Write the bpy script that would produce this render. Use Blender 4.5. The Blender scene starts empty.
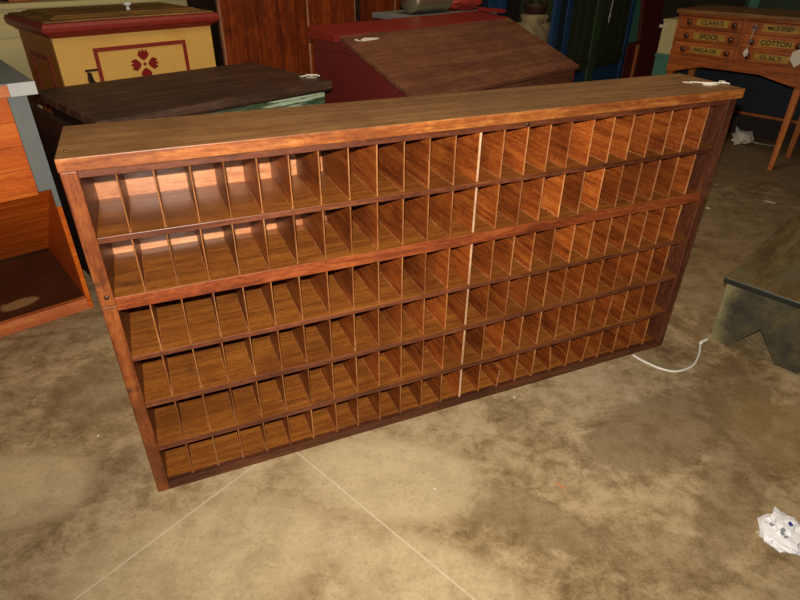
import bpy, bmesh, math, random
from mathutils import Vector, Matrix
from mathutils import noise as mnoise
random.seed(11)
C = bpy.context.scene.collection
PI = math.pi
rad = math.radians
Z = Vector((0, 0, 1))

# ------------------------------------------------------------------ helpers
def box(bm, x0, x1, y0, y1, z0, z1, mi=0):
    vs = [bm.verts.new(p) for p in ((x0,y0,z0),(x1,y0,z0),(x1,y1,z0),(x0,y1,z0),(x0,y0,z1),(x1,y0,z1),(x1,y1,z1),(x0,y1,z1))]
    fs = []
    for f in ((0,3,2,1),(4,5,6,7),(0,1,5,4),(1,2,6,5),(2,3,7,6),(3,0,4,7)):
        k = bm.faces.new([vs[i] for i in f]); k.material_index = mi; fs.append(k)
    return fs

def extrude_poly(bm, pts, axis, a0, a1, mi=0):
    """pts: 2D outline; axis 'x' -> (y,z) outline, 'y' -> (x,z), 'z' -> (x,y)"""
    def P(p, a):
        return {'x': (a, p[0], p[1]), 'y': (p[0], a, p[1]), 'z': (p[0], p[1], a)}[axis]
    A = [bm.verts.new(P(p, a0)) for p in pts]; B = [bm.verts.new(P(p, a1)) for p in pts]
    n = len(pts)
    fs = [bm.faces.new(A), bm.faces.new(B[::-1])]
    for i in range(n):
        fs.append(bm.faces.new([A[i], B[i], B[(i+1) % n], A[(i+1) % n]]))
    for f in fs: f.material_index = mi
    bmesh.ops.recalc_face_normals(bm, faces=fs)
    return fs

def tube(bm, path, r, seg=8, mi=0, sq=1.0):
    """swept tube along path; r a number or list"""
    path = [Vector(p) for p in path]; rings = []
    for i, p in enumerate(path):
        t = (path[min(i+1, len(path)-1)] - path[max(i-1, 0)]).normalized()
        a = t.cross(Z)
        if a.length < 1e-4: a = Vector((1, 0, 0))
        a.normalize(); b = a.cross(t).normalized()
        rr = r[i] if isinstance(r, (list, tuple)) else r
        rings.append([bm.verts.new(p + a*math.cos(2*PI*k/seg)*rr + b*math.sin(2*PI*k/seg)*rr*sq) for k in range(seg)])
    fs = []
    for A, B in zip(rings, rings[1:]):
        for k in range(seg):
            fs.append(bm.faces.new([A[k], A[(k+1) % seg], B[(k+1) % seg], B[k]]))
    fs.append(bm.faces.new(rings[0][::-1])); fs.append(bm.faces.new(rings[-1]))
    for f in fs: f.material_index = mi; f.smooth = True
    bmesh.ops.recalc_face_normals(bm, faces=fs)

def lathe(bm, prof, seg=16, axis='y', org=(0, 0, 0), mi=0):
    """prof: (radius, height) pairs revolved about an axis through org"""
    org = Vector(org); rings = []
    for r, hgt in prof:
        ring = []
        for k in range(seg):
            c, s = r*math.cos(2*PI*k/seg), r*math.sin(2*PI*k/seg)
            v = {'y': Vector((c, hgt, s)), 'x': Vector((hgt, c, s)), 'z': Vector((c, s, hgt))}[axis]
            ring.append(bm.verts.new(org + v))
        rings.append(ring)
    fs = []
    for A, B in zip(rings, rings[1:]):
        for k in range(seg):
            fs.append(bm.faces.new([A[k], A[(k+1) % seg], B[(k+1) % seg], B[k]]))
    fs.append(bm.faces.new(rings[0][::-1])); fs.append(bm.faces.new(rings[-1]))
    for f in fs: f.smooth = True; f.material_index = mi
    bmesh.ops.recalc_face_normals(bm, faces=fs)

def ringstack(bm, x0, x1, y0, y1, prof, mi=0):
    """rectangular loops (outset, z) stacked into a moulding"""
    R = []
    for e, z in prof:
        R.append([bm.verts.new(p) for p in ((x0-e, y0-e, z), (x1+e, y0-e, z), (x1+e, y1+e, z), (x0-e, y1+e, z))])
    fs = [bm.faces.new(R[0][::-1]), bm.faces.new(R[-1])]
    for A, B in zip(R, R[1:]):
        for k in range(4):
            fs.append(bm.faces.new([A[k], A[(k+1) % 4], B[(k+1) % 4], B[k]]))
    for f in fs: f.material_index = mi
    bmesh.ops.recalc_face_normals(bm, faces=fs)

def obj(name, bm, mats, parent=None, bevel=0, label=None):
    me = bpy.data.meshes.new(name); bm.to_mesh(me); bm.free()
    for m in (mats if isinstance(mats, (list, tuple)) else [mats]): me.materials.append(m)
    o = bpy.data.objects.new(name, me); C.objects.link(o)
    if parent: o.parent = parent
    if bevel:
        b = o.modifiers.new('bevel', 'BEVEL'); b.width = bevel; b.segments = 2; b.limit_method = 'ANGLE'
    if label: o['label'] = label
    return o

def bxo(name, x0, x1, y0, y1, z0, z1, mats, parent, bevel=.0015, label=None):
    bm = bmesh.new(); box(bm, x0, x1, y0, y1, z0, z1)
    return obj(name, bm, mats, parent, bevel, label)

def thing(name, label, cat, loc=(0, 0, 0), rz=0, group=None):
    o = bpy.data.objects.new(name, None); C.objects.link(o)
    o.location = loc; o.rotation_euler = (0, 0, rz); o.empty_display_size = .1
    return tag(o, label, cat, group)

def tag(o, label, cat, group=None):
    o['label'] = label; o['category'] = cat
    if group: o['group'] = group
    return o

def struct(o):
    o['kind'] = 'structure'; return o

# grid of the room: most furniture stands square to it, 45 degrees to the camera
U = Vector((math.sqrt(.5), math.sqrt(.5), 0)); V = Vector((-math.sqrt(.5), math.sqrt(.5), 0))
def uv(u, v, z=0): return U*u + V*v + Z*z
G = rad(45)

# ------------------------------------------------------------------ materials
def srgb(c):
    return tuple((x/255/12.92 if x/255 <= .04045 else ((x/255+.055)/1.055)**2.4) for x in c) + (1,)

class NT:
    def __init__(s, name):
        s.m = bpy.data.materials.new(name); s.m.use_nodes = True
        s.t = s.m.node_tree; s.b = s.t.nodes['Principled BSDF']
    def n(s, kind, **kw):
        k = s.t.nodes.new(kind)
        for a, b in kw.items():
            if a.startswith('_'): setattr(k, a[1:], b)
        return k
    def l(s, a, b): s.t.links.new(a, b)
    def coords(s, scale=(1, 1, 1), kind='Object', rand=True, rot=(0, 0, 0)):
        tc = s.n('ShaderNodeTexCoord'); mp = s.n('ShaderNodeMapping')
        mp.inputs['Scale'].default_value = scale; mp.inputs['Rotation'].default_value = rot
        if rand:
            oi = s.n('ShaderNodeObjectInfo'); mu = s.n('ShaderNodeMath', _operation='MULTIPLY'); mu.inputs[1].default_value = 37.0
            s.l(oi.outputs['Random'], mu.inputs[0])
            ad = s.n('ShaderNodeVectorMath', _operation='ADD')
            s.l(tc.outputs[kind], ad.inputs[0]); s.l(mu.outputs[0], ad.inputs[1]); s.l(ad.outputs[0], mp.inputs['Vector'])
        else:
            s.l(tc.outputs[kind], mp.inputs['Vector'])
        return mp.outputs[0]
    def noise(s, vec, scale, detail=4, rough=.55, dist=0):
        k = s.n('ShaderNodeTexNoise'); k.inputs['Scale'].default_value = scale; k.inputs['Detail'].default_value = detail
        k.inputs['Roughness'].default_value = rough; k.inputs['Distortion'].default_value = dist
        s.l(vec, k.inputs['Vector']); return k.outputs['Fac']
    def ramp(s, fac, stops):
        k = s.n('ShaderNodeValToRGB'); e = k.color_ramp.elements
        while len(e) < len(stops): e.new(.5)
        for el, (p, c) in zip(e, stops):
            el.position = p; el.color = c if len(c) == 4 else tuple(c)+(1,)
        s.l(fac, k.inputs[0]); return k.outputs[0]
    def mask(s, fac, a, b):
        k = s.n('ShaderNodeMapRange'); k.interpolation_type = 'SMOOTHSTEP'
        k.inputs[1].default_value = a; k.inputs[2].default_value = b; s.l(fac, k.inputs[0]); return k.outputs[0]
    def mix(s, fac, a, b, mode='MIX'):
        k = s.n('ShaderNodeMix', _data_type='RGBA', _blend_type=mode)
        if isinstance(fac, (int, float)): k.inputs[0].default_value = fac
        else: s.l(fac, k.inputs[0])
        for i, c in ((6, a), (7, b)):
            if isinstance(c, tuple): k.inputs[i].default_value = c
            else: s.l(c, k.inputs[i])
        return k.outputs[2]
    def math(s, op, a, b=None):
        k = s.n('ShaderNodeMath', _operation=op)
        for i, c in ((0, a), (1, b)):
            if c is None: continue
            if isinstance(c, (int, float)): k.inputs[i].default_value = c
            else: s.l(c, k.inputs[i])
        return k.outputs[0]
    def bump(s, h, st=.2, d=.002):
        k = s.n('ShaderNodeBump'); k.inputs['Strength'].default_value = st; k.inputs['Distance'].default_value = d
        s.l(h, k.inputs['Height']); s.l(k.outputs[0], s.b.inputs['Normal'])
    def done(s, col, rough=.5, coat=0, metal=0, spec=.5):
        if isinstance(col, tuple): s.b.inputs['Base Color'].default_value = col
        else: s.l(col, s.b.inputs['Base Color'])
        if isinstance(rough, (int, float)): s.b.inputs['Roughness'].default_value = rough
        else: s.l(rough, s.b.inputs['Roughness'])
        s.b.inputs['Coat Weight'].default_value = coat; s.b.inputs['Coat Roughness'].default_value = .3
        s.b.inputs['Metallic'].default_value = metal; s.b.inputs['Specular IOR Level'].default_value = spec
        return s.m

GS = {'x': (.9, 12, 12), 'y': (12, .9, 12), 'z': (12, 12, .9)}
def wood(name, dark, mid, light, axis='x', rough=.42, coat=.15, vary=.25, scale=1.0, scratch=0, wear=None, wearamt=.5, spec=.4):
    t = NT(name)
    v = t.coords(tuple(a*scale for a in GS[axis]))
    a = t.noise(v, 2.2, 6, .62, .8); b = t.noise(v, 14, 3, .6); c3 = t.noise(t.coords(tuple(q*scale*(1 if q > 5 else 5) for q in GS[axis])), 9, 5, .75)
    f = t.math('ADD', t.math('MULTIPLY', a, .52), t.math('ADD', t.math('MULTIPLY', b, .14), t.math('MULTIPLY', c3, .34)))
    col = t.ramp(f, [(.38, srgb(dark)), (.5, srgb(mid)), (.62, srgb(light))])
    g = t.coords((1, 1, 1)); bl = t.noise(g, 5, 3, .5)
    col = t.mix(t.mask(bl, .45, .7), col, t.mix(.55, col, srgb(dark)))
    if wear:
        w = t.noise(t.coords((3, 3, 3)), 2.5, 8, .7)
        col = t.mix(t.math('MULTIPLY', t.mask(w, 1-wearamt*.8, 1-wearamt*.8+.12), .85), col, srgb(wear))
    if scratch:
        sc = t.noise(t.coords((2, 60, 60) if axis != 'z' else (60, 60, 2), rot=(.3, .5, .6)), 2.2, 2, .5)
        sm = t.noise(t.coords((1, 1, 1)), 7, 2)
        m = t.math('MULTIPLY', t.mask(sc, .71, .76), t.mask(sm, .55, .65))
        col = t.mix(t.math('MULTIPLY', m, scratch), col, srgb((215, 175, 120)))
    oi = t.n('ShaderNodeObjectInfo'); hs = t.n('ShaderNodeHueSaturation')
    mr = t.n('ShaderNodeMapRange'); mr.inputs[3].default_value = 1-vary; mr.inputs[4].default_value = 1+vary
    t.l(oi.outputs['Random'], mr.inputs[0]); t.l(mr.outputs[0], hs.inputs['Value']); t.l(col, hs.inputs['Color'])
    t.bump(f, .25, .0012)
    return t.done(hs.outputs[0], t.math('ADD', t.math('MULTIPLY', b, .25), rough-.12), coat, 0, spec)

def paint(name, base, worn, amt=.35, rough=.5, axis='x', edge=.08, scale=3, coat=0, dirt=None):
    """painted wood with worn or grimy patches"""
    t = NT(name)
    v = t.coords(tuple(a*.25*scale for a in GS[axis]))
    n1 = t.noise(v, 1.6, 9, .68); n2 = t.noise(t.coords((1, 1, 1)), 18, 4)
    m = t.mask(n1, 1-amt-.02, 1-amt+edge)
    col = t.mix(m, srgb(base), srgb(worn))
    if dirt:
        d = t.mask(t.noise(t.coords((1, 1, 1)), 3.1, 7, .65), .48, .7); col = t.mix(d, col, srgb(dirt))
    col = t.mix(t.math('MULTIPLY', t.mask(n2, .3, .8), .25), col, t.mix(.5, col, srgb(worn)))
    t.bump(n1, .2, .001)
    return t.done(col, rough, coat, 0, .35)

def flat(name, c, rough=.6, metal=0, vary=0):
    t = NT(name)
    n = t.noise(t.coords((1, 1, 1)), 30, 4); col = t.mix(t.math('MULTIPLY', n, .35), srgb(c), t.mix(.6, srgb(c), (0, 0, 0, 1)))
    return t.done(col, rough, 0, metal)

M = {}
M['div'] = wood('divider_wood', (88, 38, 13), (144, 70, 25), (176, 98, 38), 'y', .4, .12, .3, 1.6, scratch=.85, wear=(104, 54, 26), wearamt=.5)
M['edge'] = wood('divider_edge_wood', (120, 66, 30), (164, 104, 56), (196, 142, 90), 'z', .5, 0, .2)
M['pale'] = wood('pale_edge_wood', (140, 98, 64), (182, 142, 106), (214, 184, 156), 'z', .6, 0, .05)
M['shelf'] = wood('shelf_wood', (94, 50, 19), (130, 75, 28), (158, 98, 38), 'x', .36, .2, .05, 1.5, scratch=.3, wear=(92, 52, 28), wearamt=.52)
M['shelfedge'] = wood('shelf_edge_wood', (68, 34, 16), (112, 64, 32), (142, 92, 50), 'x', .45, .1, .08)
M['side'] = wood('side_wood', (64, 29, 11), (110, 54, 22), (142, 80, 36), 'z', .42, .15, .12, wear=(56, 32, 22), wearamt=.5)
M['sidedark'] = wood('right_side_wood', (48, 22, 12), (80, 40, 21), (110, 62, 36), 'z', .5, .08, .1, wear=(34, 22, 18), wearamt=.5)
M['rail'] = wood('rail_wood', (60, 28, 15), (98, 50, 28), (126, 72, 42), 'x', .45, .1, .05)
M['rail2'] = wood('middle_rail_wood', (78, 32, 14), (126, 58, 25), (158, 86, 42), 'x', .45, .1, .05)
M['base'] = wood('base_rail_wood', (48, 23, 11), (78, 40, 20), (104, 58, 32), 'x', .5, .1, .05, wear=(40, 28, 20), wearamt=.5)
M['top'] = wood('top_board_wood', (104, 70, 38), (128, 90, 52), (146, 108, 64), 'x', .5, .05, .0, .7, wear=(84, 66, 42), wearamt=.45, spec=.3)
M['topedge'] = wood('top_edge_wood', (100, 48, 18), (148, 82, 34), (184, 122, 62), 'x', .45, .1, 0)
M['back'] = wood('back_panel_wood', (140, 82, 46), (190, 126, 82), (214, 160, 116), 'x', .36, .3, 0, .6)
M['nail'] = flat('iron_nail', (90, 70, 55), .4, .8)
M['plank'] = wood('dark_plank', (48, 32, 23), (80, 55, 40), (106, 78, 58), 'x', .5, .1, .12)
M['darkbrown'] = wood('dark_brown_wood', (26, 17, 12), (42, 27, 18), (60, 40, 26), 'z', .55, 0, .1)
M['greenwhite'] = paint('worn_green_paint', (52, 74, 46), (180, 196, 164), .5, .6, 'x', .05, 6)
M['yellow'] = paint('mustard_paint', (230, 180, 92), (186, 126, 56), .3, .5, 'x', .25, 3, 0, (218, 164, 76))
M['brownside'] = paint('ochre_brown_paint', (172, 104, 42), (130, 72, 30), .4, .5, 'z', .2, 3)
M['redpaint'] = paint('barn_red_paint', (140, 42, 32), (176, 84, 62), .4, .45, 'x', .15, 3)
M['motif'] = paint('motif_red_paint', (136, 26, 22), (120, 40, 26), .3, .5)
M['lidbrown'] = wood('lid_ochre', (92, 62, 28), (132, 94, 44), (176, 130, 62), 'x', .5, 0, .05)
M['maroon'] = paint('maroon_paint', (104, 34, 30), (126, 60, 46), .36, .45, 'x', .15, 3)
M['redledge'] = paint('worn_red_ledge', (128, 36, 26), (110, 44, 34), .4, .45, 'x', .15, 3)
M['lidworn'] = wood('worn_desk_lid', (88, 48, 32), (112, 68, 44), (134, 90, 60), 'x', .42, .2, .0, .4, wear=(98, 54, 40), wearamt=.5)
M['wardrobe'] = wood('cherry_board', (74, 28, 12), (118, 48, 18), (158, 72, 24), 'z', .38, .2, .2, .6)
M['paleline'] = wood('worn_strip', (130, 76, 52), (176, 120, 86), (204, 154, 116), 'z', .5, 0, .05)
M['spool'] = wood('spool_cabinet_oak', (118, 56, 20), (164, 84, 32), (190, 108, 48), 'x', .4, .15, .1)
M['spooltop'] = wood('spool_cabinet_top', (96, 60, 28), (132, 88, 42), (158, 110, 56), 'x', .45, .1, 0)
M['legwood'] = wood('table_leg_wood', (142, 70, 28), (186, 104, 44), (208, 130, 66), 'z', .42, .1, .05)
M['knob'] = wood('dark_turned_knob', (54, 24, 14), (84, 40, 24), (120, 68, 44), 'y', .3, .4, .1)
M['orange'] = wood('orange_pine', (176, 74, 14), (212, 100, 22), (228, 122, 36), 'x', .42, .15, .08)
M['orangerim'] = wood('orange_pine_rim', (170, 84, 40), (206, 116, 62), (226, 142, 86), 'x', .5, .05, 0)
M['greypaint'] = paint('grey_paint', (118, 122, 118), (160, 158, 148), .38, .6, 'z', .1, 3)
M['whitepaint'] = paint('worn_white_paint', (196, 196, 192), (150, 140, 124), .35, .6, 'x', .1, 6)
M['blue'] = paint('dark_blue_paint', (32, 62, 98), (30, 46, 64), .42, .5, 'z', .2)
M['green'] = paint('dark_green_paint', (52, 72, 44), (58, 54, 34), .5, .5, 'z', .3)
M['olive'] = paint('olive_board_paint', (50, 54, 32), (44, 40, 24), .5, .55, 'z', .3)
M['teal'] = paint('teal_paint', (84, 134, 112), (64, 100, 82), .4, .5, 'z', .2)
M['darkred'] = paint('dark_red_paint', (104, 36, 24), (66, 24, 18), .45, .5, 'z', .2)
M['navy'] = paint('navy_paint', (26, 38, 48), (20, 26, 30), .5, .55, 'x', .3)
M['cream'] = paint('cream_paint', (212, 196, 138), (180, 158, 100), .36, .55, 'x', .2)
M['wall'] = paint('wall_paint', (70, 64, 50), (48, 44, 36), .5, .8, 'x', .3)
M['twine'] = flat('white_twine', (225, 215, 195), .8)
M['cord'] = flat('white_cord', (232, 226, 210), .45)
M['brass'] = flat('dark_iron', (60, 44, 34), .45, .6)
M['porcelain'] = flat('porcelain', (236, 236, 230), .3)
M['ink'] = flat('black_ink', (34, 26, 12), .7)
M['plate'] = paint('gilt_label', (176, 138, 58), (122, 88, 36), .5, .4, 'x', .15, 8)

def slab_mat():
    """dark glossy slate-like board with a pale patch and a scuffed border"""
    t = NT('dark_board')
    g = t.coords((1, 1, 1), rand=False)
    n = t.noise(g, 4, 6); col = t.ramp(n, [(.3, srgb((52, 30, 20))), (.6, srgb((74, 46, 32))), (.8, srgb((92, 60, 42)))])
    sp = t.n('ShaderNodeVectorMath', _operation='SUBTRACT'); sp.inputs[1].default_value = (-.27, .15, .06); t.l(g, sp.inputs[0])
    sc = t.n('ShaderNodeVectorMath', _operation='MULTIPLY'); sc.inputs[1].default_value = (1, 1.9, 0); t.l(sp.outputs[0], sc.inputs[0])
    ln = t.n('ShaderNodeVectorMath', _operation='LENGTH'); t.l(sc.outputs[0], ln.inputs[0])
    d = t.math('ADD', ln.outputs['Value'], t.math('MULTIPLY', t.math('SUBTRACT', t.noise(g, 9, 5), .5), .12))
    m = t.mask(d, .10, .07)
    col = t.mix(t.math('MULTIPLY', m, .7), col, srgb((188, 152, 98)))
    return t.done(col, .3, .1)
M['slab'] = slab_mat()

def floor_mat():
    t = NT('concrete_floor')
    g = t.coords((1, 1, 1), rand=False)
    big = t.noise(g, 1.8, 9, .68, .3)
    st = t.n('ShaderNodeMapping'); st.inputs['Scale'].default_value = (3.2, 7, 1); st.inputs['Rotation'].default_value = (0, 0, rad(-24)); t.l(g, st.inputs['Vector'])
    streak = t.noise(st.outputs[0], 3.0, 8, .7, .6)
    med = t.noise(g, 9, 10, .8, .2); fine = t.noise(g, 75, 6, .8); vf = t.noise(g, 260, 2, .6)
    f = t.math('ADD', t.math('MULTIPLY', big, .36), t.math('ADD', t.math('MULTIPLY', streak, .16), t.math('MULTIPLY', med, .48)))
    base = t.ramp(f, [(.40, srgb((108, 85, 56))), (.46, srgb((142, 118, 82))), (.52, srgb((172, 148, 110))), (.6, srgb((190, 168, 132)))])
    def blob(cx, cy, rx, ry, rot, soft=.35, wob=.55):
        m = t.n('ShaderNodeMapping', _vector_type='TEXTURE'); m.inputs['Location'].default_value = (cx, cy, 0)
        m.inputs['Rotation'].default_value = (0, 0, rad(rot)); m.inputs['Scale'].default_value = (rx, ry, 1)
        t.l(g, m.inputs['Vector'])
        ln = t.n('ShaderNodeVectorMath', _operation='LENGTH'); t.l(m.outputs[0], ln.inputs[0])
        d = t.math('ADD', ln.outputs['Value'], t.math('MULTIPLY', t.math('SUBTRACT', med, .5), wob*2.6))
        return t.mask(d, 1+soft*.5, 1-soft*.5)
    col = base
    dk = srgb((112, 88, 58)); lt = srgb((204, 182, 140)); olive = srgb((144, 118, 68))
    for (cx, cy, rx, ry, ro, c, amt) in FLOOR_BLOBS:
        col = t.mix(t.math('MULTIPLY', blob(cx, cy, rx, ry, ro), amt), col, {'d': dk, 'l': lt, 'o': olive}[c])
    # pitted grain and dark scuffs
    col = t.mix(t.math('MULTIPLY', t.mask(fine, .52, .66), .6), col, t.mix(.6, col, srgb((80, 60, 34))))
    col = t.mix(t.math('MULTIPLY', t.mask(vf, .58, .68), .4), col, t.mix(.6, col, srgb((226, 210, 176))))
    sc = t.mask(t.noise(st.outputs[0], 18, 6, .8), .62, .68)
    col = t.mix(t.math('MULTIPLY', sc, .4), col, srgb((96, 72, 42)))
    # saw-cut control joints filled with pale dust
    sx = t.n('ShaderNodeSeparateXYZ'); t.l(g, sx.inputs[0])
    def joint(p, q, cond):
        dx, dy = q[0]-p[0], q[1]-p[1]; L = math.hypot(dx, dy); nx, ny = -dy/L, dx/L
        e = t.math('ADD', t.math('MULTIPLY', sx.outputs[0], nx), t.math('MULTIPLY', sx.outputs[1], ny))
        e = t.math('ABSOLUTE', t.math('SUBTRACT', e, nx*p[0]+ny*p[1]))
        e = t.math('ADD', e, t.math('MULTIPLY', t.math('SUBTRACT', fine, .5), .006))
        return t.math('MULTIPLY', t.mask(e, .005, .001), cond)
    ca = t.math('LESS_THAN', sx.outputs[1], 1.46); cb = t.math('GREATER_THAN', sx.outputs[0], -.415)
    j1 = joint((-.86, .89), (-.47, 1.38), ca); j2 = joint((-.35, 1.42), (.21, .90), cb)
    jj = t.math('MAXIMUM', j1, j2)
    col = t.mix(t.math('MULTIPLY', jj, .65), col, srgb((208, 192, 160)))
    hh = t.math('ADD', t.math('MULTIPLY', fine, .5), t.math('ADD', t.math('MULTIPLY', vf, .25), t.math('MULTIPLY', jj, -.5)))
    t.bump(hh, .35, .003)
    return t.done(col, t.math('ADD', t.math('MULTIPLY', fine, .25), .5), 0, 0, .25)
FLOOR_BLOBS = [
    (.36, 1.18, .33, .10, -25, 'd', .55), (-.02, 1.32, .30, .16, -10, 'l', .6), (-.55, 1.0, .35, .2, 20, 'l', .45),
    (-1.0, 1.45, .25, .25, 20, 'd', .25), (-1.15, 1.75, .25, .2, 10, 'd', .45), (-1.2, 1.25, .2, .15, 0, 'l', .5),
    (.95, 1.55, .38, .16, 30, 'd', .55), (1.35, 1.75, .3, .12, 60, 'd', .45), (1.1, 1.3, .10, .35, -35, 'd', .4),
    (1.47, 1.5, .27, .2, -40, 'o', .6), (2.2, 3.0, .8, 1.2, -40, 'd', .5), (3.2, 4.8, 1.2, 1.0, 0, 'd', .7),  # olive entry: yellowish patch near the bench, floor glare put into the colour
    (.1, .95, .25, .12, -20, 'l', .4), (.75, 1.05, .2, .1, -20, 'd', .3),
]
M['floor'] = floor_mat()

# ------------------------------------------------------------------ the room
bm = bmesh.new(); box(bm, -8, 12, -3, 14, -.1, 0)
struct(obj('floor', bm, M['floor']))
def wall(name, p0, p1, h=3.2):
    d = Vector(p1)-Vector(p0); e = bpy.data.objects
    bm = bmesh.new(); box(bm, 0, d.length, 0, .15, 0, h)
    o = struct(obj(name, bm, M['wall'])); o.location = p0; o.rotation_euler = (0, 0, math.atan2(d.y, d.x)); return o
wall('wall_back', tuple(uv(-3.5, 5.7)), tuple(uv(10.0, 5.7)))
wall('wall_right', tuple(uv(9.8, 5.7)), tuple(uv(9.8, -2.5)))

# ------------------------------------------------------------------ pigeonhole cabinet
W, H, D = 2.1, 1.0591, .2825
YAW = .4075
cab = thing('pigeonhole_cabinet', 'long reddish brown wooden cabinet of small open pigeonholes on the concrete floor', 'cabinet', (-.7662, 1.2437, 0), YAW)
SW = .036; T = .0317
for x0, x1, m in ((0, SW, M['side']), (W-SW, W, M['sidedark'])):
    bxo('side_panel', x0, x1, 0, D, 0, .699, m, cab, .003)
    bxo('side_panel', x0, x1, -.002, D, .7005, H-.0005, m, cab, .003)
bm = bmesh.new(); box(bm, -.001, W+.016, -.008, D+.004, H, H+T)
for f in bm.faces:
    if f.normal.z < .5: f.material_index = 1
bm.normal_update()
for f in bm.faces: f.material_index = 0 if f.normal.z > .5 else 1
topb = obj('top_board', bm, [M['top'], M['topedge']], cab, .002)
for x in (.018,):
    for y in (.055, .244):
        bm = bmesh.new(); lathe(bm, [(.0045, H+T-.002), (.0045, H+T+.0012), (.002, H+T+.002)], 10, 'z', (x, y, 0))
        obj('nail', bm, M['nail'], cab)
for x, y, z in ((.012, -.0045, .728), (W*.587, -.0035, 1.05)):
    bm = bmesh.new(); lathe(bm, [(.001, -.003), (.006, -.002), (.006, .004)], 12, 'y', (x+.008, y+.002, z))
    obj('screw', bm, M['nail'], cab)
bxo('top_rail', SW, W-SW, .001, .02, 1.040, H-.0005, M['rail'], cab)
bxo('base_rail', SW, W-SW, .001, .022, .0, .033, M['base'], cab)
# shelves (front edge its own colour)
shelves = [(.889, .016, 'rail'), (.720, .038, 'rail2'), (.530, .016, 'rail'), (.365, .020, 'rail'), (.191, .020, 'rail')]
BY = .272
for zt, th, m in shelves:
    bm = bmesh.new(); box(bm, SW, W-SW, .0015, BY, zt-th, zt); bm.normal_update()
    for f in bm.faces: f.material_index = 1 if f.normal.y < -.5 else 0
    obj('shelf', bm, [M['shelf'], M[m]], cab, .0015)
bxo('bottom_shelf', SW, W-SW, .022, BY, .014, .033, M['shelf'], cab)
bxo('back_panel', SW, W-SW, BY, D-.001, .002, H-.001, M['back'], cab, 0)
# dividers: six rows of twenty-four
rows = [(.889, 1.040), (.720, .873), (.530, .682), (.365, .514), (.191, .345), (.033, .171)]
def divider_mesh(name, h, th, pale=False):
    """thin board with a rounded, lighter worn front edge and a pale line along its foot"""
    bm = bmesh.new(); t = th/2
    prof = [(-t, .004), (-t*.5, .0008), (0, 0), (t*.5, .0008), (t, .004), (t, .262), (-t, .262)]
    A = [bm.verts.new((x, y, 0)) for x, y in prof]; B = [bm.verts.new((x, y, h)) for x, y in prof]
    bm.faces.new(A[::-1]); bm.faces.new(B)
    for i in range(7):
        f = bm.faces.new([A[i], A[(i+1) % 7], B[(i+1) % 7], B[i]]); f.material_index = 1 if i < 4 else 0
    for s in (-1, 1):
        x = s*t
        for f in box(bm, min(x, x+s*.0012), max(x, x+s*.0012), .006, .25, 0, .0022): f.material_index = 0 if pale else 1
    me = bpy.data.meshes.new(name); bm.to_mesh(me); bm.free()
    me.materials.append(M['div']); me.materials.append(M['pale'] if pale else M['edge']); return me
DX0, DX1 = .0306, W-.0306
cellw = (DX1-DX0)/25
camv = Vector((0, 0, 1.4994))
Rc = Matrix.Rotation(YAW, 4, 'Z'); oc = Vector((-.7662, 1.2437, 0))
allv = []
TILT = {(5, 15): (12, 'short'), (5, 18): (-14, ''), (5, 20): (10, ''), (4, 19): (-7, ''), (4, 21): (9, '')}
for r, (z0, z1) in enumerate(rows):
    ma = divider_mesh('divider', z1-z0-.0006, .0042); mb = divider_mesh('center_divider', z1-z0-.0006, .0085, True)
    for k in range(1, 25):
        x = DX0 + k*cellw + (random.uniform(-.0018, .0018) if k != 13 else 0)
        P = Rc @ Vector((x, 0, (z0+z1)/2)) + oc
        allv.append(((z1-z0)/(P-camv).length**1.5, r, k, x, z0, z1, mb if k == 13 else ma))
allv.sort(key=lambda a: -a[0])
def put_divider(a):
    _, r, k, x, z0, z1, me = a
    o = bpy.data.objects.new('center_divider' if k == 13 else 'divider', me)
    o.parent = cab; o.location = (x, .007, z0+.0003)
    rz = random.uniform(-.006, .006) if k != 13 else 0
    o.rotation_euler = (0, 0, rz)
    if (r, k) in TILT:
        o.rotation_euler = (0, rad(TILT[(r, k)][0])*.5, rz*3); o.scale = (1, .92, .9 if r == 5 else .94)
        if TILT[(r, k)][0] < 0: o.location.x += .006
        if TILT[(r,k)][1] == 'short': o.scale = (1, .8, .55)
    return o
central = [a for a in allv if a[2] == 13]; rest = [a for a in allv if a[2] != 13]
for a in central:
    o = put_divider(a); C.objects.link(o); o['label'] = 'thick centre divider with bare pale front edge'
for a in rest[:94]:
    C.objects.link(put_divider(a))
bm = bmesh.new()                              # the farthest, smallest ones in one mesh
for a in rest[94:]:
    o = put_divider(a); m2 = o.data.copy()
    mat = Matrix.LocRotScale(o.location, o.rotation_euler, o.scale); m2.transform(mat); bm.from_mesh(m2)
    bpy.data.objects.remove(o); bpy.data.meshes.remove(m2)
o = obj('divider', bm, [M['div'], M['edge']], cab); o['kind'] = 'stuff'

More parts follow.
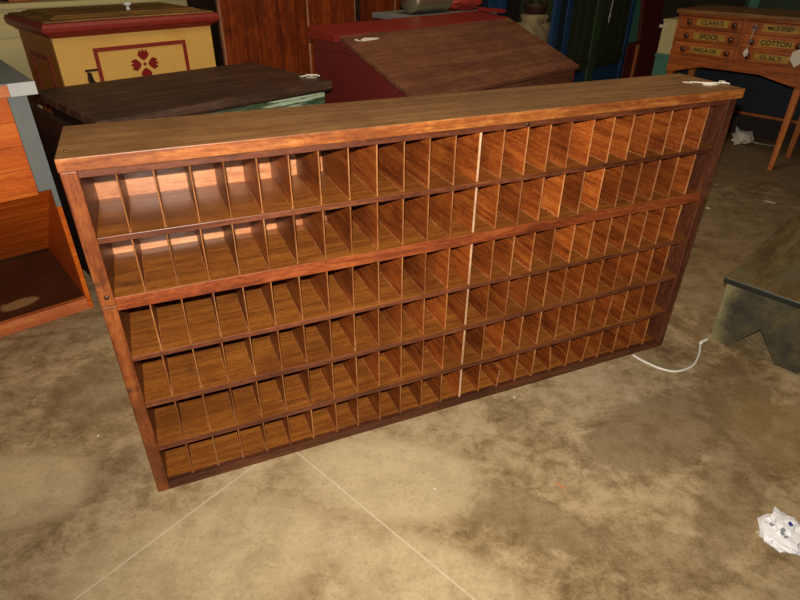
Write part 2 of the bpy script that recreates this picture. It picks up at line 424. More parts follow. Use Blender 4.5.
# twine and tags lying on the cabinet top
def blobby(name, pts, th, mat, label, cat, loc=(0, 0, 0), rz=0, tubes=(), group=None, par=None):
    bm = bmesh.new()
    for P in pts: extrude_poly(bm, P, 'z', 0, th)
    for path, r in tubes: tube(bm, path, r, 6)
    o = obj(name, bm, mat, par)
    o.location = loc; o.rotation_euler = (0, 0, rz)
    if label: tag(o, label, cat, group)
    return o
zt = H+T+.0003
P = Rc @ Vector((2.03, .09, 0)) + oc
blobby('paper_tag', [[(-.035, .045), (-.02, .035), (-.012, .045), (-.015, .062), (-.03, .068), (-.04, .058)],
                     [(-.012, -.005), (.01, -.022), (.04, -.02), (.06, -.012), (.045, .002), (.01, .005)]], .0012, M['twine'],
       'white paper tag tied with twine at the right end of the cabinet top', 'tag', (P.x, P.y, zt), YAW,
       [([(-.02, .045, .003), (.0, .02, .004), (.03, .005, .004), (.06, .0, .003), (.08, -.012, .004), (.088, -.03, .003)], .0022),
        ([(.07, .0, .003), (.08, .008, .006), (.093, -.002, .005), (.085, -.018, .003), (.07, -.01, .003)], .002),
        ([(.0, .01, .003), (.02, -.01, .004), (.05, -.02, .003)], .003)])

# ------------------------------------------------------------------ plank-topped chest behind the cabinet
pc = thing('plank_chest', 'low chest with dark plank top and chipped green front, behind the cabinet', 'chest', tuple(uv(.765, 2.455)), G)
pw, pd, ph = 1.18, .77, .9
bm = bmesh.new()
n = 5
for i in range(n):                             # boards run front to back along the top
    box(bm, 0, pw, pd*i/n+.0012, pd*(i+1)/n-.0012, ph-.036, ph)
obj('plank_top', bm, M['plank'], pc, .002)
bxo('lid_batten', .01, pw-.01, .004, pd-.004, ph-.045, ph-.0365, M['darkbrown'], pc)
bxo('front_panel', .05, pw-.03, .03, .055, .04, ph-.0455, M['greenwhite'], pc)
for x in (.04, pw-.065):
    bxo('side_panel', x, x+.025, .056, pd-.05, .0, ph-.0455, M['darkbrown'], pc)
bxo('back_panel', .066, pw-.066, pd-.075, pd-.051, .04, ph-.0455, M['darkbrown'], pc)
bxo('corner_post', .022, .0495, .02, .055, 0, ph-.0455, M['darkbrown'], pc)
P = uv(1.965, 2.59)
blobby('paper_tag', [[(-.03, -.01), (.0, -.025), (.03, -.012), (.035, .01), (.005, .008), (-.02, .018)]], .001, M['twine'],
       'small white tag and string on the dark plank top corner', 'tag', (P.x-.04, P.y-.01, ph+.0003), .3,
       [([(-.06, .01, .004), (-.035, -.005, .008), (-.02, .01, .012), (.0, .0, .008), (.03, .01, .01), (.045, -.004, .004)], .004),
        ([(-.05, .0, .004), (-.02, .012, .01), (.02, -.008, .012), (.04, .006, .005)], .004)])

o = thing('dark_plank_board', 'dark brown board on edge squeezed between the orange case and the plank chest', 'board', tuple(uv(.712, 2.36)), G)
bm = bmesh.new(); extrude_poly(bm, [(0, 0), (0, .70), (.05, .80), (.16, .85), (.92, .85), (.92, 0)], 'x', 0, .03); obj('plank', bm, M['darkbrown'], o, .003)
bxo('batten', .0305, .045, .03, .07, 0, .66, M['plank'], o, .002)

# ------------------------------------------------------------------ mustard chest with red moulding
yc = thing('painted_chest', 'mustard yellow chest with red lid moulding and a red tulip motif', 'chest', tuple(uv(1.049, 3.731)), G)
yw, yd, yh = .941, .60, 1.05
bxo('front_panel', 0, yw, 0, .02, .06, yh, M['yellow'], yc, .001)
bxo('side_panel', 0, .02, .0205, yd, .06, yh, M['brownside'], yc, .001)
bxo('side_panel', yw-.02, yw, .0205, yd, .06, yh, M['brownside'], yc, .001)
bxo('back_panel', .0205, yw-.0205, yd-.02, yd, .06, yh, M['brownside'], yc, 0)
bm = bmesh.new(); ringstack(bm, 0, yw, 0, yd, [(.02, 0), (.02, .045), (.005, .0595)]); obj('plinth', bm, M['redpaint'], yc, .002)
bm = bmesh.new(); ringstack(bm, 0, yw, 0, yd, [(.004, yh+.0005), (.012, yh+.006), (.016, yh+.014), (.034, yh+.022), (.046, yh+.036), (.048, yh+.056), (.040, yh+.074), (.026, yh+.078)])
obj('lid_moulding', bm, M['redpaint'], yc, .0015)
bm = bmesh.new(); ringstack(bm, 0, yw, 0, yd, [(.025, yh+.0785), (.02, yh+.086), (-.03, yh+.089), (-.045, yh+.098)])
lid = obj('lid', bm, M['lidbrown'], yc, .001)
bxo('lid_panel', .06, yw-.06, .06, yd-.06, yh+.0985, yh+.105, M['lidbrown'], yc, .001)
def frame_strip(x0, x1, z0, z1, w, y0, y1, name, par, mat, axis='x'):
    bm = bmesh.new()
    R = (box)
    def b(a0, a1, c0, c1):
        if axis == 'x': box(bm, a0, a1, y0, y1, c0, c1)
        else: box(bm, y0, y1, a0, a1, c0, c1)
    b(x0, x1, z1-w, z1); b(x0, x1, z0, z0+w); b(x0, x0+w, z0+w, z1-w); b(x1-w, x1, z0+w, z1-w)
    return obj(name, bm, mat, par, .001)
frame_strip(.195, .755, .35, .985, .022, -.006, -.0003, 'panel_frame', yc, M['redpaint'])
frame_strip(.15, .47, .35, .94, .022, -.006, -.0003, 'panel_frame', yc, M['redpaint'], 'y')
# tulip motif: four petals round a dot
fx, fz = .475, .872
bm = bmesh.new()
pet = [(q[0]*.95, q[1]*.92) for q in [(0, .022), (.018, .034), (.036, .056), (.030, .074), (.020, .090), (.012, .074), (0, .094), (-.012, .074), (-.020, .090), (-.030, .074), (-.036, .056), (-.018, .034)]]
for k in range(4):
    a = k*PI/2
    extrude_poly(bm, [(fx+p[0]*math.cos(a)-p[1]*math.sin(a), fz+p[0]*math.sin(a)+p[1]*math.cos(a)) for p in pet], 'y', -.0025, -.0002)
extrude_poly(bm, [(fx+.009*math.cos(j*PI/5), fz+.009*math.sin(j*PI/5)) for j in range(10)], 'y', -.0025, -.0002)
obj('tulip_motif', bm, M['motif'], yc)
bm = bmesh.new()
extrude_poly(bm, [(.135, .865), (.155, .86), (.16, .82), (.18, .79), (.19, .755), (.165, .76), (.14, .78), (.128, .82)], 'y', -.009, -.0003)
box(bm, .125, .194, -.007, -.0003, .866, .878)
obj('latch', bm, M['brass'], yc, .001)
# little porcelain knob left standing on the lid
P = yc.location + U*.50 + V*.14
bm = bmesh.new(); lathe(bm, [(.012, 0), (.011, .010), (.007, .016), (.008, .021), (.022, .026), (.025, .034), (.018, .041), (.004, .043)], 16, 'z')
o = obj('porcelain_knob', bm, M['porcelain']); o.location = (P.x, P.y, yh+.1053)
tag(o, 'small white mushroom-shaped knob standing on the mustard chest lid', 'knob')

# ------------------------------------------------------------------ orange case at the left
oc_ = thing('slatted_case', 'bright orange wooden case with grey top and open lower recess at left edge', 'case', (-1.485, 2.335, 0), rad(41))
ox0 = -1.15; oH = .985; oD = 1.25
bm = bmesh.new(); box(bm, ox0-.03, .05, -.012, oD+.02, oH, oH+.05); bm.normal_update()
obj('top_board', bm, M['greypaint'], oc_, .003)
bxo('top_edge_strip', ox0-.03, -.045, -.018, -.0125, oH+.002, oH+.045, M['orangerim'], oc_, .001)
bxo('top_corner_patch', -.0445, .051, -.018, -.0125, oH+.001, oH+.049, M['whitepaint'], oc_, .001)
bm = bmesh.new()
for i in range(4):
    z1 = oH-.001-i*.095; box(bm, ox0, -.056, 0, .022, z1-.0935, z1)
obj('front_boards', bm, M['orange'], oc_, .002)
bm = bmesh.new()
extrude_poly(bm, [(-.0555, oH-.0005), (.012, oH-.0005), (.012, .52), (-.008, .52), (-.008, .60), (-.0555, .60)], 'y', -.002, .02)
obj('corner_strip', bm, M['greypaint'], oc_, .0015, 'grey painted corner strip with a notched foot')
bxo('side_panel', -.008, .012, .0225, oD, 0, oH-.001, M['orange'], oc_, .001)
bxo('side_panel', -.008, .012, 0, .022, 0, .519, M['orange'], oc_, .001)
bxo('side_panel', ox0, ox0+.02, .0225, oD, 0, oH-.001, M['orange'], oc_, .001)
bm = bmesh.new()
for i in range(7):                             # boards slope from the front lip down to the back of the dark board
    a, b = i/7, (i+1)/7-.004
    q = lambda f, o: (.03+.655*f+.013*o, .600-.540*f+.016*o)
    extrude_poly(bm, [q(a, 0), q(b, 0), q(b, 1), q(a, 1)], 'x', ox0+.021, -.0085)
obj('recess_back', bm, M['orange'], oc_, 0)
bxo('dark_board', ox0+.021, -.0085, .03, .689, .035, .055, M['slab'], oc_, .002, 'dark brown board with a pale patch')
bxo('lip_batten', ox0+.021, -.056, .0225, .029, .58, .61, M['orange'], oc_, .001)
bxo('front_rim', ox0, -.0085, -.004, .0295, 0, .058, M['orangerim'], oc_, .002)
bxo('back_panel', ox0+.021, -.0085, oD-.02, oD, 0, oH-.001, M['orange'], oc_, 0)

# ------------------------------------------------------------------ slant-lid desk
dk = thing('slant_desk', 'maroon slant-lid desk with a worn brown lid, behind the cabinet', 'desk', (1.1164-1.4579*math.cos(rad(44)), 3.9599-1.4579*math.sin(rad(44)), 0), rad(44))
dw = 1.458
za, zb, dd = .860, 1.083, .574
def slabpoly(name, pts, x0, x1, mat, par, bev=.002, label=None):
    bm = bmesh.new(); extrude_poly(bm, pts, 'x', x0, x1); return obj(name, bm, mat, par, bev, label)
slabpoly('lid', [(-.02, za-.03), (-.02, za-.008), (dd, zb), (dd, zb-.022)], -.01, dw+.01, M['lidworn'], dk, .002)
slabpoly('top_ledge', [(dd+.001, zb-.03), (dd+.001, zb+.004), (dd+.257, zb+.028), (dd+.257, zb-.03)], -.04, dw+.01, M['redledge'], dk, .003)
side = [(0, 0), (0, za-.035), (dd-.002, zb-.0315), (dd+.25, zb-.0315), (dd+.25, 0)]
for x in (0, dw-.022): slabpoly('side_panel', side, x, x+.022, M['maroon'], dk, .001)
bxo('front_panel', .0225, dw-.0225, .0, .02, .25, za-.04, M['lidworn'], dk)
bxo('cheek_moulding', -.012, -.0003, dd-.1, dd+.25, zb-.10, zb-.085, M['maroon'], dk)
bxo('back_panel', .0225, dw-.0225, dd+.229, dd+.25, 0, zb-.033, M['maroon'], dk, 0)
bxo('gallery_block', dw-.03, dw+.01, dd+.03, dd+.25, zb+.0285, zb+.05, M['redledge'], dk)
P = Matrix.Translation(dk.location) @ Matrix.Rotation(rad(44), 4, 'Z')
sl = math.atan2(zb-za+.008, dd+.02)
Q = P @ Vector((.10, .51, za-.008+(zb-za+.008)*(.53/.594)+.002))
o = blobby('paper_tag', [[(-.01, -.012), (.10, -.006), (.125, .004), (.03, .022), (-.01, .01)], [(-.05, .004), (-.03, -.004), (-.025, .014), (-.045, .02)]], .001, M['twine'],
       'long narrow white tag on the upper left of the brown desk lid', 'tag', Q, 0, [([(-.04, .0, .002), (-.02, -.012, .004), (-.01, 0, .002)], .002)])
o.rotation_euler = (sl, 0, rad(44)); o.rotation_mode = 'XYZ'

bk = thing('grey_trunk', 'grey topped trunk close behind the right half of the slant desk', 'trunk', (Matrix.Translation(dk.location) @ Matrix.Rotation(rad(44), 4, 'Z') @ Vector((.80, dd+.27, 0))), rad(44))
bxo('body', .01, .88, .01, .38, 0, zb-.01, M['darkbrown'], bk, .003); bxo('lid', 0, .89, 0, .39, zb-.0095, zb+.022, M['greypaint'], bk, .003)

# things on the trunk
bm = bmesh.new()
prof = [(.005, 0), (.096, 0)]
for i in range(18):
    prof.append((.100 if i % 2 else .096, .012+i*.0165))
prof += [(.104, .312), (.104, .322), (.005, .322)]
lathe(bm, prof, 28, 'x')
t = NT('galvanised_metal'); t.b.inputs['Base Color'].default_value = srgb((170, 160, 130))
M['tin'] = t.done(srgb((170, 162, 130)), .35, 0, .75)
o = obj('ribbed_tin', bm, M['tin']); Q = P @ Vector((.90, dd+.40, 0))
o.location = (Q.x, Q.y, zb+.022+.1045); o.rotation_euler = (0, 0, rad(44)); tag(o, 'ribbed metal tin lying on its side on the grey trunk behind the slant desk', 'tin')

# ------------------------------------------------------------------ tall reddish wardrobe
wx = 2.166; wv = 3.9
wd = thing('wardrobe', 'tall reddish orange board cupboard behind the plank chest', 'wardrobe', tuple(uv(wx, wv)), G)
ww = 1.70; wh = 2.1
bm = bmesh.new(); box(bm, 0, .02, .021, .45, 0, wh); box(bm, ww-.02, ww, .021, .45, 0, wh); box(bm, .02, ww-.02, .43, .45, 0, wh); box(bm, .02, ww-.02, .021, .43, wh-.02, wh)
obj('carcass', bm, M['darkbrown'], wd)
def boards(name, xs, z0, z1, mat, par, y0=0, y1=.02):
    for a, b in zip(xs, xs[1:]):
        bxo(name, a+.001, b-.001, y0, y1, z0, z1, mat, par, .002)
bxo('edge_strip', -.012, .002, -.006, .02, 0, wh, M['paleline'], wd, .001, 'pale worn corner strip')
boards('door_board', [.003, .33, .52, .715], .05, wh-.05, M['wardrobe'], wd)
bxo('edge_strip', .716, .728, -.004, .02, 0, wh, M['paleline'], wd, .001, 'pale worn strip between doors')
boards('door_board', [.73, 1.185], .05, wh-.05, M['wardrobe'], wd)
bxo('edge_strip', 1.186, 1.194, .0, .02, 0, wh, M['paleline'], wd, .001)
bxo('recessed_stile', 1.195, 1.255, .008, .02, 0, wh, M['darkbrown'], wd, .001)
boards('door_board', [1.256, 1.63], .05, wh-.05, M['wardrobe'], wd)
bxo('edge_strip', 1.631, 1.643, -.004, .02, 0, wh, M['paleline'], wd, .001)
bxo('door_board', 1.644, 1.70, 0, .02, .05, wh-.05, M['wardrobe'], wd, .002)

# ------------------------------------------------------------------ cream cupboard far left
cc = thing('cream_cupboard', 'low cream painted cupboard behind the mustard chest', 'cupboard', tuple(uv(.3, 4.65)), G)
bm = bmesh.new(); box(bm, 0, 2.35, 0, .5, .04, 1.13); obj('carcass', bm, M['cream'], cc, .003)
bxo('top_board', -.03, 2.38, -.03, .52, 1.1305, 1.162, M['cream'], cc, .004)
bm = bmesh.new(); box(bm, .02, 2.33, .02, .48, 0, .0395); obj('plinth', bm, M['darkbrown'], cc)
for x0, x1 in ((.12, 1.12), (1.22, 2.22)):
    frame_strip(x0, x1, .15, 1.02, .05, -.012, -.0003, 'door_frame', cc, M['cream'])
cr = thing('wooden_crate', 'small reddish slatted crate on the cream cupboard', 'crate', tuple(uv(1.14, 4.72, 1.1625)), G)
for i in range(3): bxo('slat', 0, .17, 0, .012, .005+i*.062, .058+i*.062, M['legwood'], cr, .001)
for x in (0, .158): bxo('end_board', x, x+.012, .0125, .2, 0, .19, M['darkred'], cr, .001)
bxo('bottom_board', .0125, .1575, .0125, .2, .002, .012, M['legwood'], cr, .001)
bxo('slat', .0125, .1575, .19, .2, .013, .18, M['legwood'], cr, .001)

# ------------------------------------------------------------------ spool cabinet on legs
# its front faces -U; local x runs towards -V (to the right of the picture)
sp = thing('spool_cabinet', 'six-drawer spool cabinet on legs with gilt lettered drawer fronts', 'cabinet', tuple(uv(5.199, 2.075)), rad(-45))
sw, sd = 1.03, .50
bxo('side_panel', 0, .022, .002, sd, .72, 1.062, M['spool'], sp); bxo('side_panel', sw-.022, sw, .002, sd, .72, 1.062, M['spool'], sp)
bxo('back_panel', .0225, sw-.0225, sd-.015, sd, .72, 1.062, M['spool'], sp, 0)
bxo('top_board', -.012, sw+.012, -.035, sd+.12, 1.0625, 1.09, M['spooltop'], sp, .005)
bxo('stile', .49, .525, .001, .02, .765, 1.045, M['spool'], sp)
bxo('rail', .0225, sw-.0225, .001, .02, .72, .7645, M['spool'], sp)
bxo('rail', .0225, sw-.0225, .001, .02, 1.0455, 1.0615, M['spool'], sp)
bm = bmesh.new(); extrude_poly(bm, [(0, .719), (0, .625), (.06, .63), (.27, .685), (.70, .685), (.93, .635), (sw, .625), (sw, .719)], 'y', .004, .026)
obj('apron', bm, M['spool'], sp, .002)
bxo('side_apron', 0, .02, .0265, sd, .63, .719, M['spool'], sp); bxo('side_apron', sw-.02, sw, .0265, sd, .63, .719, M['spool'], sp)
def text_mesh(s, size, mat, par, loc, name='lettering', sx=1.0):
    cu = bpy.data.curves.new(name, 'FONT'); cu.body = s; cu.size = size; cu.extrude = .0006; cu.align_x = 'CENTER'; cu.align_y = 'CENTER'; cu.offset = .0009
    ob = bpy.data.objects.new('tmp', cu); C.objects.link(ob)
    dg = bpy.context.evaluated_depsgraph_get(); dg.update()
    me = bpy.data.meshes.new_from_object(ob.evaluated_get(dg)); bpy.data.objects.remove(ob)
    me.materials.clear(); me.materials.append(mat)
    o = bpy.data.objects.new(name, me); C.objects.link(o); o.parent = par; o.location = loc; o.rotation_euler = (PI/2, 0, 0); o.scale = (sx, 1, 1)
    return o
words = [["CLARK'S", 'SPOOL', 'FAC.A OK'], ['MILE-END', 'COTTON', 'O. N. T.']]
for c, (x0, x1) in enumerate(((.025, .488), (.527, 1.005))):
    for r_ in range(3):
        a, b = ((.955, 1.0435), (.861, .9535), (.766, .8595))[r_]
        dr = bxo('drawer', x0, x1, -.006, .2, a, b, M['spool'], sp, .004)
        zc = (1.005, .907, .808)[r_]; px0, px1 = ((.155, .395), (.635, .875))[c]
        kx = ((.105, .442), (.592, .91))[c]
        for k in kx:
            bm = bmesh.new(); lathe(bm, [(.008, 0), (.009, -.008), (.018, -.014), (.021, -.021), (.016, -.028), (.004, -.031)], 14, 'y', (k, -.0065, zc))
            obj('knob', bm, M['knob'], dr)
        pl = bxo('label_plate', px0, px1, -.0085, -.0062, zc-.024, zc+.024, M['plate'], dr, .001)
        pl['label'] = 'worn gilt label strip'
        s = words[c][r_]
        text_mesh(s, {5: .052, 6: .046, 7: .042, 8: .036}[len(s)], M['ink'], dr, ((px0+px1)/2, -.0090, zc), sx={5: 1.0, 6: 1.1, 7: 1.1, 8: 1.15}[len(s)] * (.95 if s != 'O. N. T.' else 1.1))
for x, y in ((.0, .027), (.96, .027), (.0, sd+.0), (.96, sd+.0)):
    bm = bmesh.new(); top = .05; bot = .036
    A = [(x, y), (x+top, y), (x+top, y+top), (x, y+top)]; cx, cy = x+top/2, y+top/2
    R0 = [bm.verts.new((cx+(q[0]-cx)*bot/top, cy+(q[1]-cy)*bot/top, 0)) for q in A]; R1 = [bm.verts.new((q[0], q[1], .62)) for q in A]
    R2_ = [bm.verts.new((q[0], q[1], .6245)) for q in A]
    fs = [bm.faces.new(R0[::-1]), bm.faces.new(R2_)]
    for P0, P1 in ((R0, R1), (R1, R2_)):
        for k in range(4): fs.append(bm.faces.new([P0[k], P0[(k+1) % 4], P1[(k+1) % 4], P1[k]]))
    bmesh.ops.recalc_face_normals(bm, faces=fs)
    obj('leg', bm, M['legwood'], sp, .003)
# price tags hung from knobs
S = Matrix.Translation(sp.location) @ Matrix.Rotation(rad(-45), 4, 'Z')
def hung(k, zk, length, w, label, hgt):
    bm = bmesh.new()
    tube(bm, [(0, -.044, 0), (-.004, -.043, -length*.5), (-.012, -.040, -length)], .0018, 6)
    extrude_poly(bm, [(-.012, -length+.006), (.5*w-.012, -length-.02), (.4*w-.012, -length-hgt*.7), (-.012, -length-hgt), (-.5*w-.012, -length-hgt*.6), (-.45*w-.012, -length-.018)], 'y', -.042, -.039)
    tube(bm, [(.019*math.cos(a), -.028-(.016*abs(math.sin(a/2))), .019*math.sin(a)) for a in [PI/2+i*PI/6 for i in range(13)]], .0015, 5)
    o = obj('price_tag', bm, M['twine']); o.matrix_world = S @ Matrix.Translation((k, 0, zk)); tag(o, label, 'tag'); return o
hung(.592, 1.005, .145, .036, 'small white tag hanging on a string between the two drawer columns', .06)
hung(.94, .93, .04, .09, 'large white tag hanging over the lower right drawer knobs of the spool cabinet', .12)

# low navy chest and things in the dark beneath and behind the spool cabinet
nc = thing('navy_chest', 'dark navy low chest in the shade behind the spool cabinet legs', 'chest', tuple(uv(6.15, 2.35)), rad(-45))
bxo('carcass', 0, 2.2, 0, .6, .2105, .78, M['navy'], nc, .004)
bxo('plinth_moulding', -.01, 2.21, -.015, .6, .185, .21, M['legwood'], nc, .003)
bxo('plinth', .02, 2.18, .02, .58, 0, .1845, M['darkbrown'], nc)
bxo('lid', -.015, 2.215, -.02, .61, .7805, .81, M['navy'], nc, .004)
for z in (.36, .48, .62): bxo('front_batten', .02, 2.18, -.008, -.0003, z, z+.03, M['navy'], nc, .002)
dg_ = thing('green_cupboard', 'dark green cupboard standing behind the spool cabinet top', 'cupboard', tuple(uv(7.4, 2.3)), rad(-45))
bxo('carcass', 0, 3.4, .02, .6, 0, 2.0, M['green'], dg_, .003)
for x in (.05, 1.15, 2.25): frame_strip(x, x+1.05, .1, 1.9, .09, 0, .0195, 'door_frame', dg_, M['teal'])

# cream box on a teal box, left of the spool cabinet
o = thing('teal_box', 'teal painted box left of the spool cabinet', 'box', tuple(uv(6.02, 2.535)), rad(-45))
bxo('body', 0, .14, 0, .4, 0, .60, M['teal'], o, .003); bxo('lid', -.006, .146, -.006, .406, .6005, .63, M['teal'], o, .003)
o = thing('cream_box', 'pale yellow box stacked on the teal box', 'box', tuple(uv(6.02, 2.53, .6305)), rad(-45))
bxo('body', 0, .13, 0, .3, 0, .28, M['cream'], o, .003); bxo('lid', -.004, .134, -.004, .304, .2805, .30, M['cream'], o, .002)
bxo('paper_scrap', -.03, .04, -.0065, -.0045, .225, .25, M['twine'], o, 0, 'white scrap')

# green boarded cupboard
gc = thing('board_cupboard', 'tall dark green boarded cupboard to the right of the desk', 'cupboard', tuple(uv(5.05, 3.0)), G)
gw = 1.30
bm = bmesh.new(); box(bm, 0, gw, .022, .5, .45, 2.0); obj('carcass', bm, M['olive'], gc)
boards('door_board', [.07, .22, .36, .52], .56, 1.95, M['olive'], gc, .004, .021)
boards('door_board', [.67, .80, .95, 1.09, 1.22], .56, 1.95, M['olive'], gc, .004, .021)
bxo('stile', 0, .068, -.004, .021, 0, 2.0, M['green'], gc, .002)
bxo('stile', .54, .66, -.004, .021, 0, 2.0, M['green'], gc, .002)
bxo('stile', gw-.07, gw, -.004, .021, 0, 2.0, M['blue'], gc, .002)
bxo('bottom_rail', .069, .539, -.002, .021, .50, .555, M['olive'], gc, .002)
bxo('bottom_rail', .661, gw-.071, -.002, .021, .50, .555, M['olive'], gc, .002)
bxo('base_box', .03, gw-.03, .023, .48, 0, .4495, M['blue'], gc, .002)
bm = bmesh.new(); tube(bm, [(.79, -.012, 1.07), (.785, -.012, 1.0), (.775, -.012, .95)], .003, 6)
extrude_poly(bm, [(.785, .98), (.795, .93), (.778, .87), (.768, .93)], 'y', -.014, -.010)
tg = obj('hanging_tag', bm, M['twine']); tg.matrix_world = Matrix.Translation(gc.location) @ Matrix.Rotation(G, 4, 'Z')
tag(tg, 'narrow white tag hanging on the dark green board door', 'tag')

# blue shutter boards and what stands between them
def shutter(name, u0, u1, v, z0, z1, label, ang=G):
    o = thing(name, label, 'door', tuple(uv(u0, v, z0)), ang)
    w = u1-u0
    bxo('stile', 0, w*.3, 0, .03, 0, z1-z0, M['blue'], o, .003); bxo('stile', w*.7, w, 0, .03, 0, z1-z0, M['blue'], o, .003)
    bxo('panel', w*.3+.001, w*.7-.001, .008, .022, 0, z1-z0, M['navy'], o, .001)
shutter('blue_shutter', 4.74, 5.03, 2.93, 0, 2.0, 'dark blue narrow shutter standing against the green cupboard')
o = thing('blue_cupboard', 'blue narrow cupboard behind the right end of the desk', 'cupboard', tuple(uv(4.13, 3.32)), G)
bxo('carcass', 0, .46, .02, .4, 0, 2.0, M['navy'], o, .003)
bxo('stile', .36, .46, 0, .0195, 0, 2.0, M['blue'], o, .002); bxo('stile', .22, .35, 0, .0195, 0, 2.0, M['blue'], o, .002)
bxo('stile', 0, .08, 0, .0195, 0, 2.0, M['navy'], o, .002)
# dark bowl on a small stand beside the sack
o = thing('feed_sack', 'pale mottled sack standing between the blue boards', 'sack', tuple(uv(4.79, 3.16)), G)
bm = bmesh.new(); bmesh.ops.create_cube(bm, size=1)
bmesh.ops.subdivide_edges(bm, edges=bm.edges[:], cuts=7, use_grid_fill=True)
for v in bm.verts:
    z = v.co.z+.5; k = 1-.16*z**4-.1*(1-z)**4
    r2 = max(abs(v.co.x), abs(v.co.y)); L = math.hypot(v.co.x, v.co.y)
    rr = (r2/L if L > 1e-5 else 1)
    f = .55+.45*rr
    nz = mnoise.noise(Vector((v.co.x*3, v.co.y*3, z*4)))*.025
    v.co = Vector((v.co.x*.34*k*f+nz, v.co.y*.3*k*f+nz, z*.93))
for f in bm.faces: f.smooth = True
t = NT('burlap'); g = t.coords((1, 1, 1)); n1 = t.noise(g, 9, 6, .7); n2 = t.noise(g, 60, 3)
M['burlap'] = t.done(t.mix(t.mask(n1, .4, .62), srgb((150, 132, 92)), srgb((96, 82, 54))), .85)
obj('body', bm, M['burlap'], o)
bm = bmesh.new(); lathe(bm, [(.13, .88), (.125, .92), (.115, .95), (.13, .985), (.10, 1.0), (.02, .99)], 14, 'z'); obj('tied_neck', bm, M['burlap'], o)
M['leaf'] = flat('faded_leaf', (86, 104, 52), .7)
M['darkwicker'] = paint('dark_wicker', (64, 36, 28), (40, 24, 20), .5, .6, 'x', .2, 8)
o = thing('plant_basket', 'dark basket with faded greenery on the pale sack', 'basket', tuple(uv(4.79, 3.16, 1.0005)), G)
bm = bmesh.new(); lathe(bm, [(.075, 0), (.08, .004), (.1, .05), (.11, .08), (.10, .082), (.09, .05), (.07, .01), (.01, .008)], 20, 'z'); obj('basket', bm, M['darkwicker'], o)
bm = bmesh.new()
for i in range(60):
    a = random.uniform(0, 2*PI); r0 = random.uniform(.0, .07); h0 = random.uniform(.05, .22)
    p = Vector((r0*math.cos(a), r0*math.sin(a), h0)); d = Vector((math.cos(a+random.uniform(-.6, .6)), math.sin(a+random.uniform(-.6, .6)), random.uniform(-.2, .9))).normalized()
    s = d.cross(Z).normalized()*random.uniform(.012, .022); L = random.uniform(.04, .07)
    vs = [bm.verts.new(q) for q in (p, p+d*L*.5+s, p+d*L, p+d*L*.5-s)]; bm.faces.new(vs)
for i in range(8):
    a = i*PI/4; tube(bm, [(0, 0, .01), (.02*math.cos(a), .02*math.sin(a), .1), (.05*math.cos(a), .05*math.sin(a), .2)], .003, 5)
obj('leaves', bm, M['leaf'], o)

# dark red chest with leaning boards
o = thing('dark_red_chest', 'dark red panelled chest beyond the green cupboard', 'chest', tuple(uv(6.42, 3.0)), G)
bxo('carcass', 0, .85, .02, .5, 0, .62, M['darkred'], o, .003)
bxo('stile', .20, .24, 0, .0195, .02, .60, M['legwood'], o, .002)
bxo('door_panel', .26, .70, .006, .0195, .04, .58, M['darkred'], o, .002)
for (x, w, tl, m, nm, lb) in ((.0, .24, .20, 'teal', 'teal_board', 'teal board leaning upright on the dark red chest'), (.30, .5, .35, 'darkred', 'brown_board', 'wide dark red-brown board leaning on the dark red chest')):
    bm = bmesh.new(); box(bm, 0, w, 0, .03, 0, .85)
    b = obj(nm, bm, M[m], None, .003); b.location = uv(6.44+x, 3.05, .626); b.rotation_euler = (-.12, tl*.0, G); tag(b, lb, 'board')

# maroon bundle on the back shelf of the desk
bm = bmesh.new(); bmesh.ops.create_icosphere(bm, subdivisions=4, radius=1)
for v in bm.verts:
    n = mnoise.noise(v.co*1.8)*.25+mnoise.noise(v.co*5)*.07
    v.co = Vector((v.co.x*.22*(1+n), v.co.y*.10*(1+n), max(-.052, v.co.z*.06*(1+n))))
for f in bm.faces: f.smooth = True
o = obj('cloth_bundle', bm, M['redpaint']); Q = Matrix.Translation(dk.location) @ Matrix.Rotation(rad(44), 4, 'Z') @ Vector((1.46, dd+.42, 0))
o.location = (Q.x, Q.y, zb+.022+.0525); o.rotation_euler = (0, 0, rad(44))
o.scale = (.8, 1, .9); o.location.z = zb+.022+.0525*.9
tag(o, 'dull red crumpled bundle beside the metal tin on the grey trunk', 'bundle')

# ------------------------------------------------------------------ low bench at the right
bn = thing('low_bench', 'low dark bench with notched end board at the right edge', 'bench', tuple(uv(2.50, .54)), rad(45))
# local x along the bench (away from camera), local y to the left; the end board faces the camera
bl, bw, bh = 1.75, .40, .318
t = NT('weathered_bench_top'); g = t.coords((1, 6, 1)); n1 = t.noise(g, 3, 8, .7, .5); n2 = t.noise(t.coords((1, 1, 1)), 6, 6)
c_ = t.ramp(n1, [(.35, srgb((84, 64, 40))), (.52, srgb((112, 90, 56))), (.68, srgb((138, 116, 78)))])
c_ = t.mix(t.mask(n2, .5, .66), c_, srgb((104, 96, 70)))
M['benchtop'] = t.done(c_, .55, 0, 0, .3)
M['benchedge'] = paint('black_green_edge', (34, 36, 32), (70, 72, 62), .3, .35, 'y', .2)
t = NT('grimy_green_board'); g = t.coords((1, 1, 1), rand=False); n1 = t.noise(g, 7, 9, .75, 0)
c_ = t.ramp(n1, [(.35, srgb((44, 44, 34))), (.5, srgb((66, 64, 48))), (.62, srgb((92, 80, 50))), (.75, srgb((134, 118, 76)))])
sxz = t.n('ShaderNodeSeparateXYZ'); t.l(g, sxz.inputs[0])
edge = t.mask(t.math('ADD', sxz.outputs[1], t.math('MULTIPLY', n1, .12)), -.03, .06)
c_ = t.mix(t.math('MULTIPLY', edge, .8), c_, srgb((150, 140, 96)))
M['benchend'] = t.done(c_, .5, 0, 0, .35)
bm = bmesh.new(); box(bm, -.02, bl, -bw, 0, bh-.028, bh); bm.normal_update()
for f in bm.faces: f.material_index = 0 if f.normal.z > .5 else 1
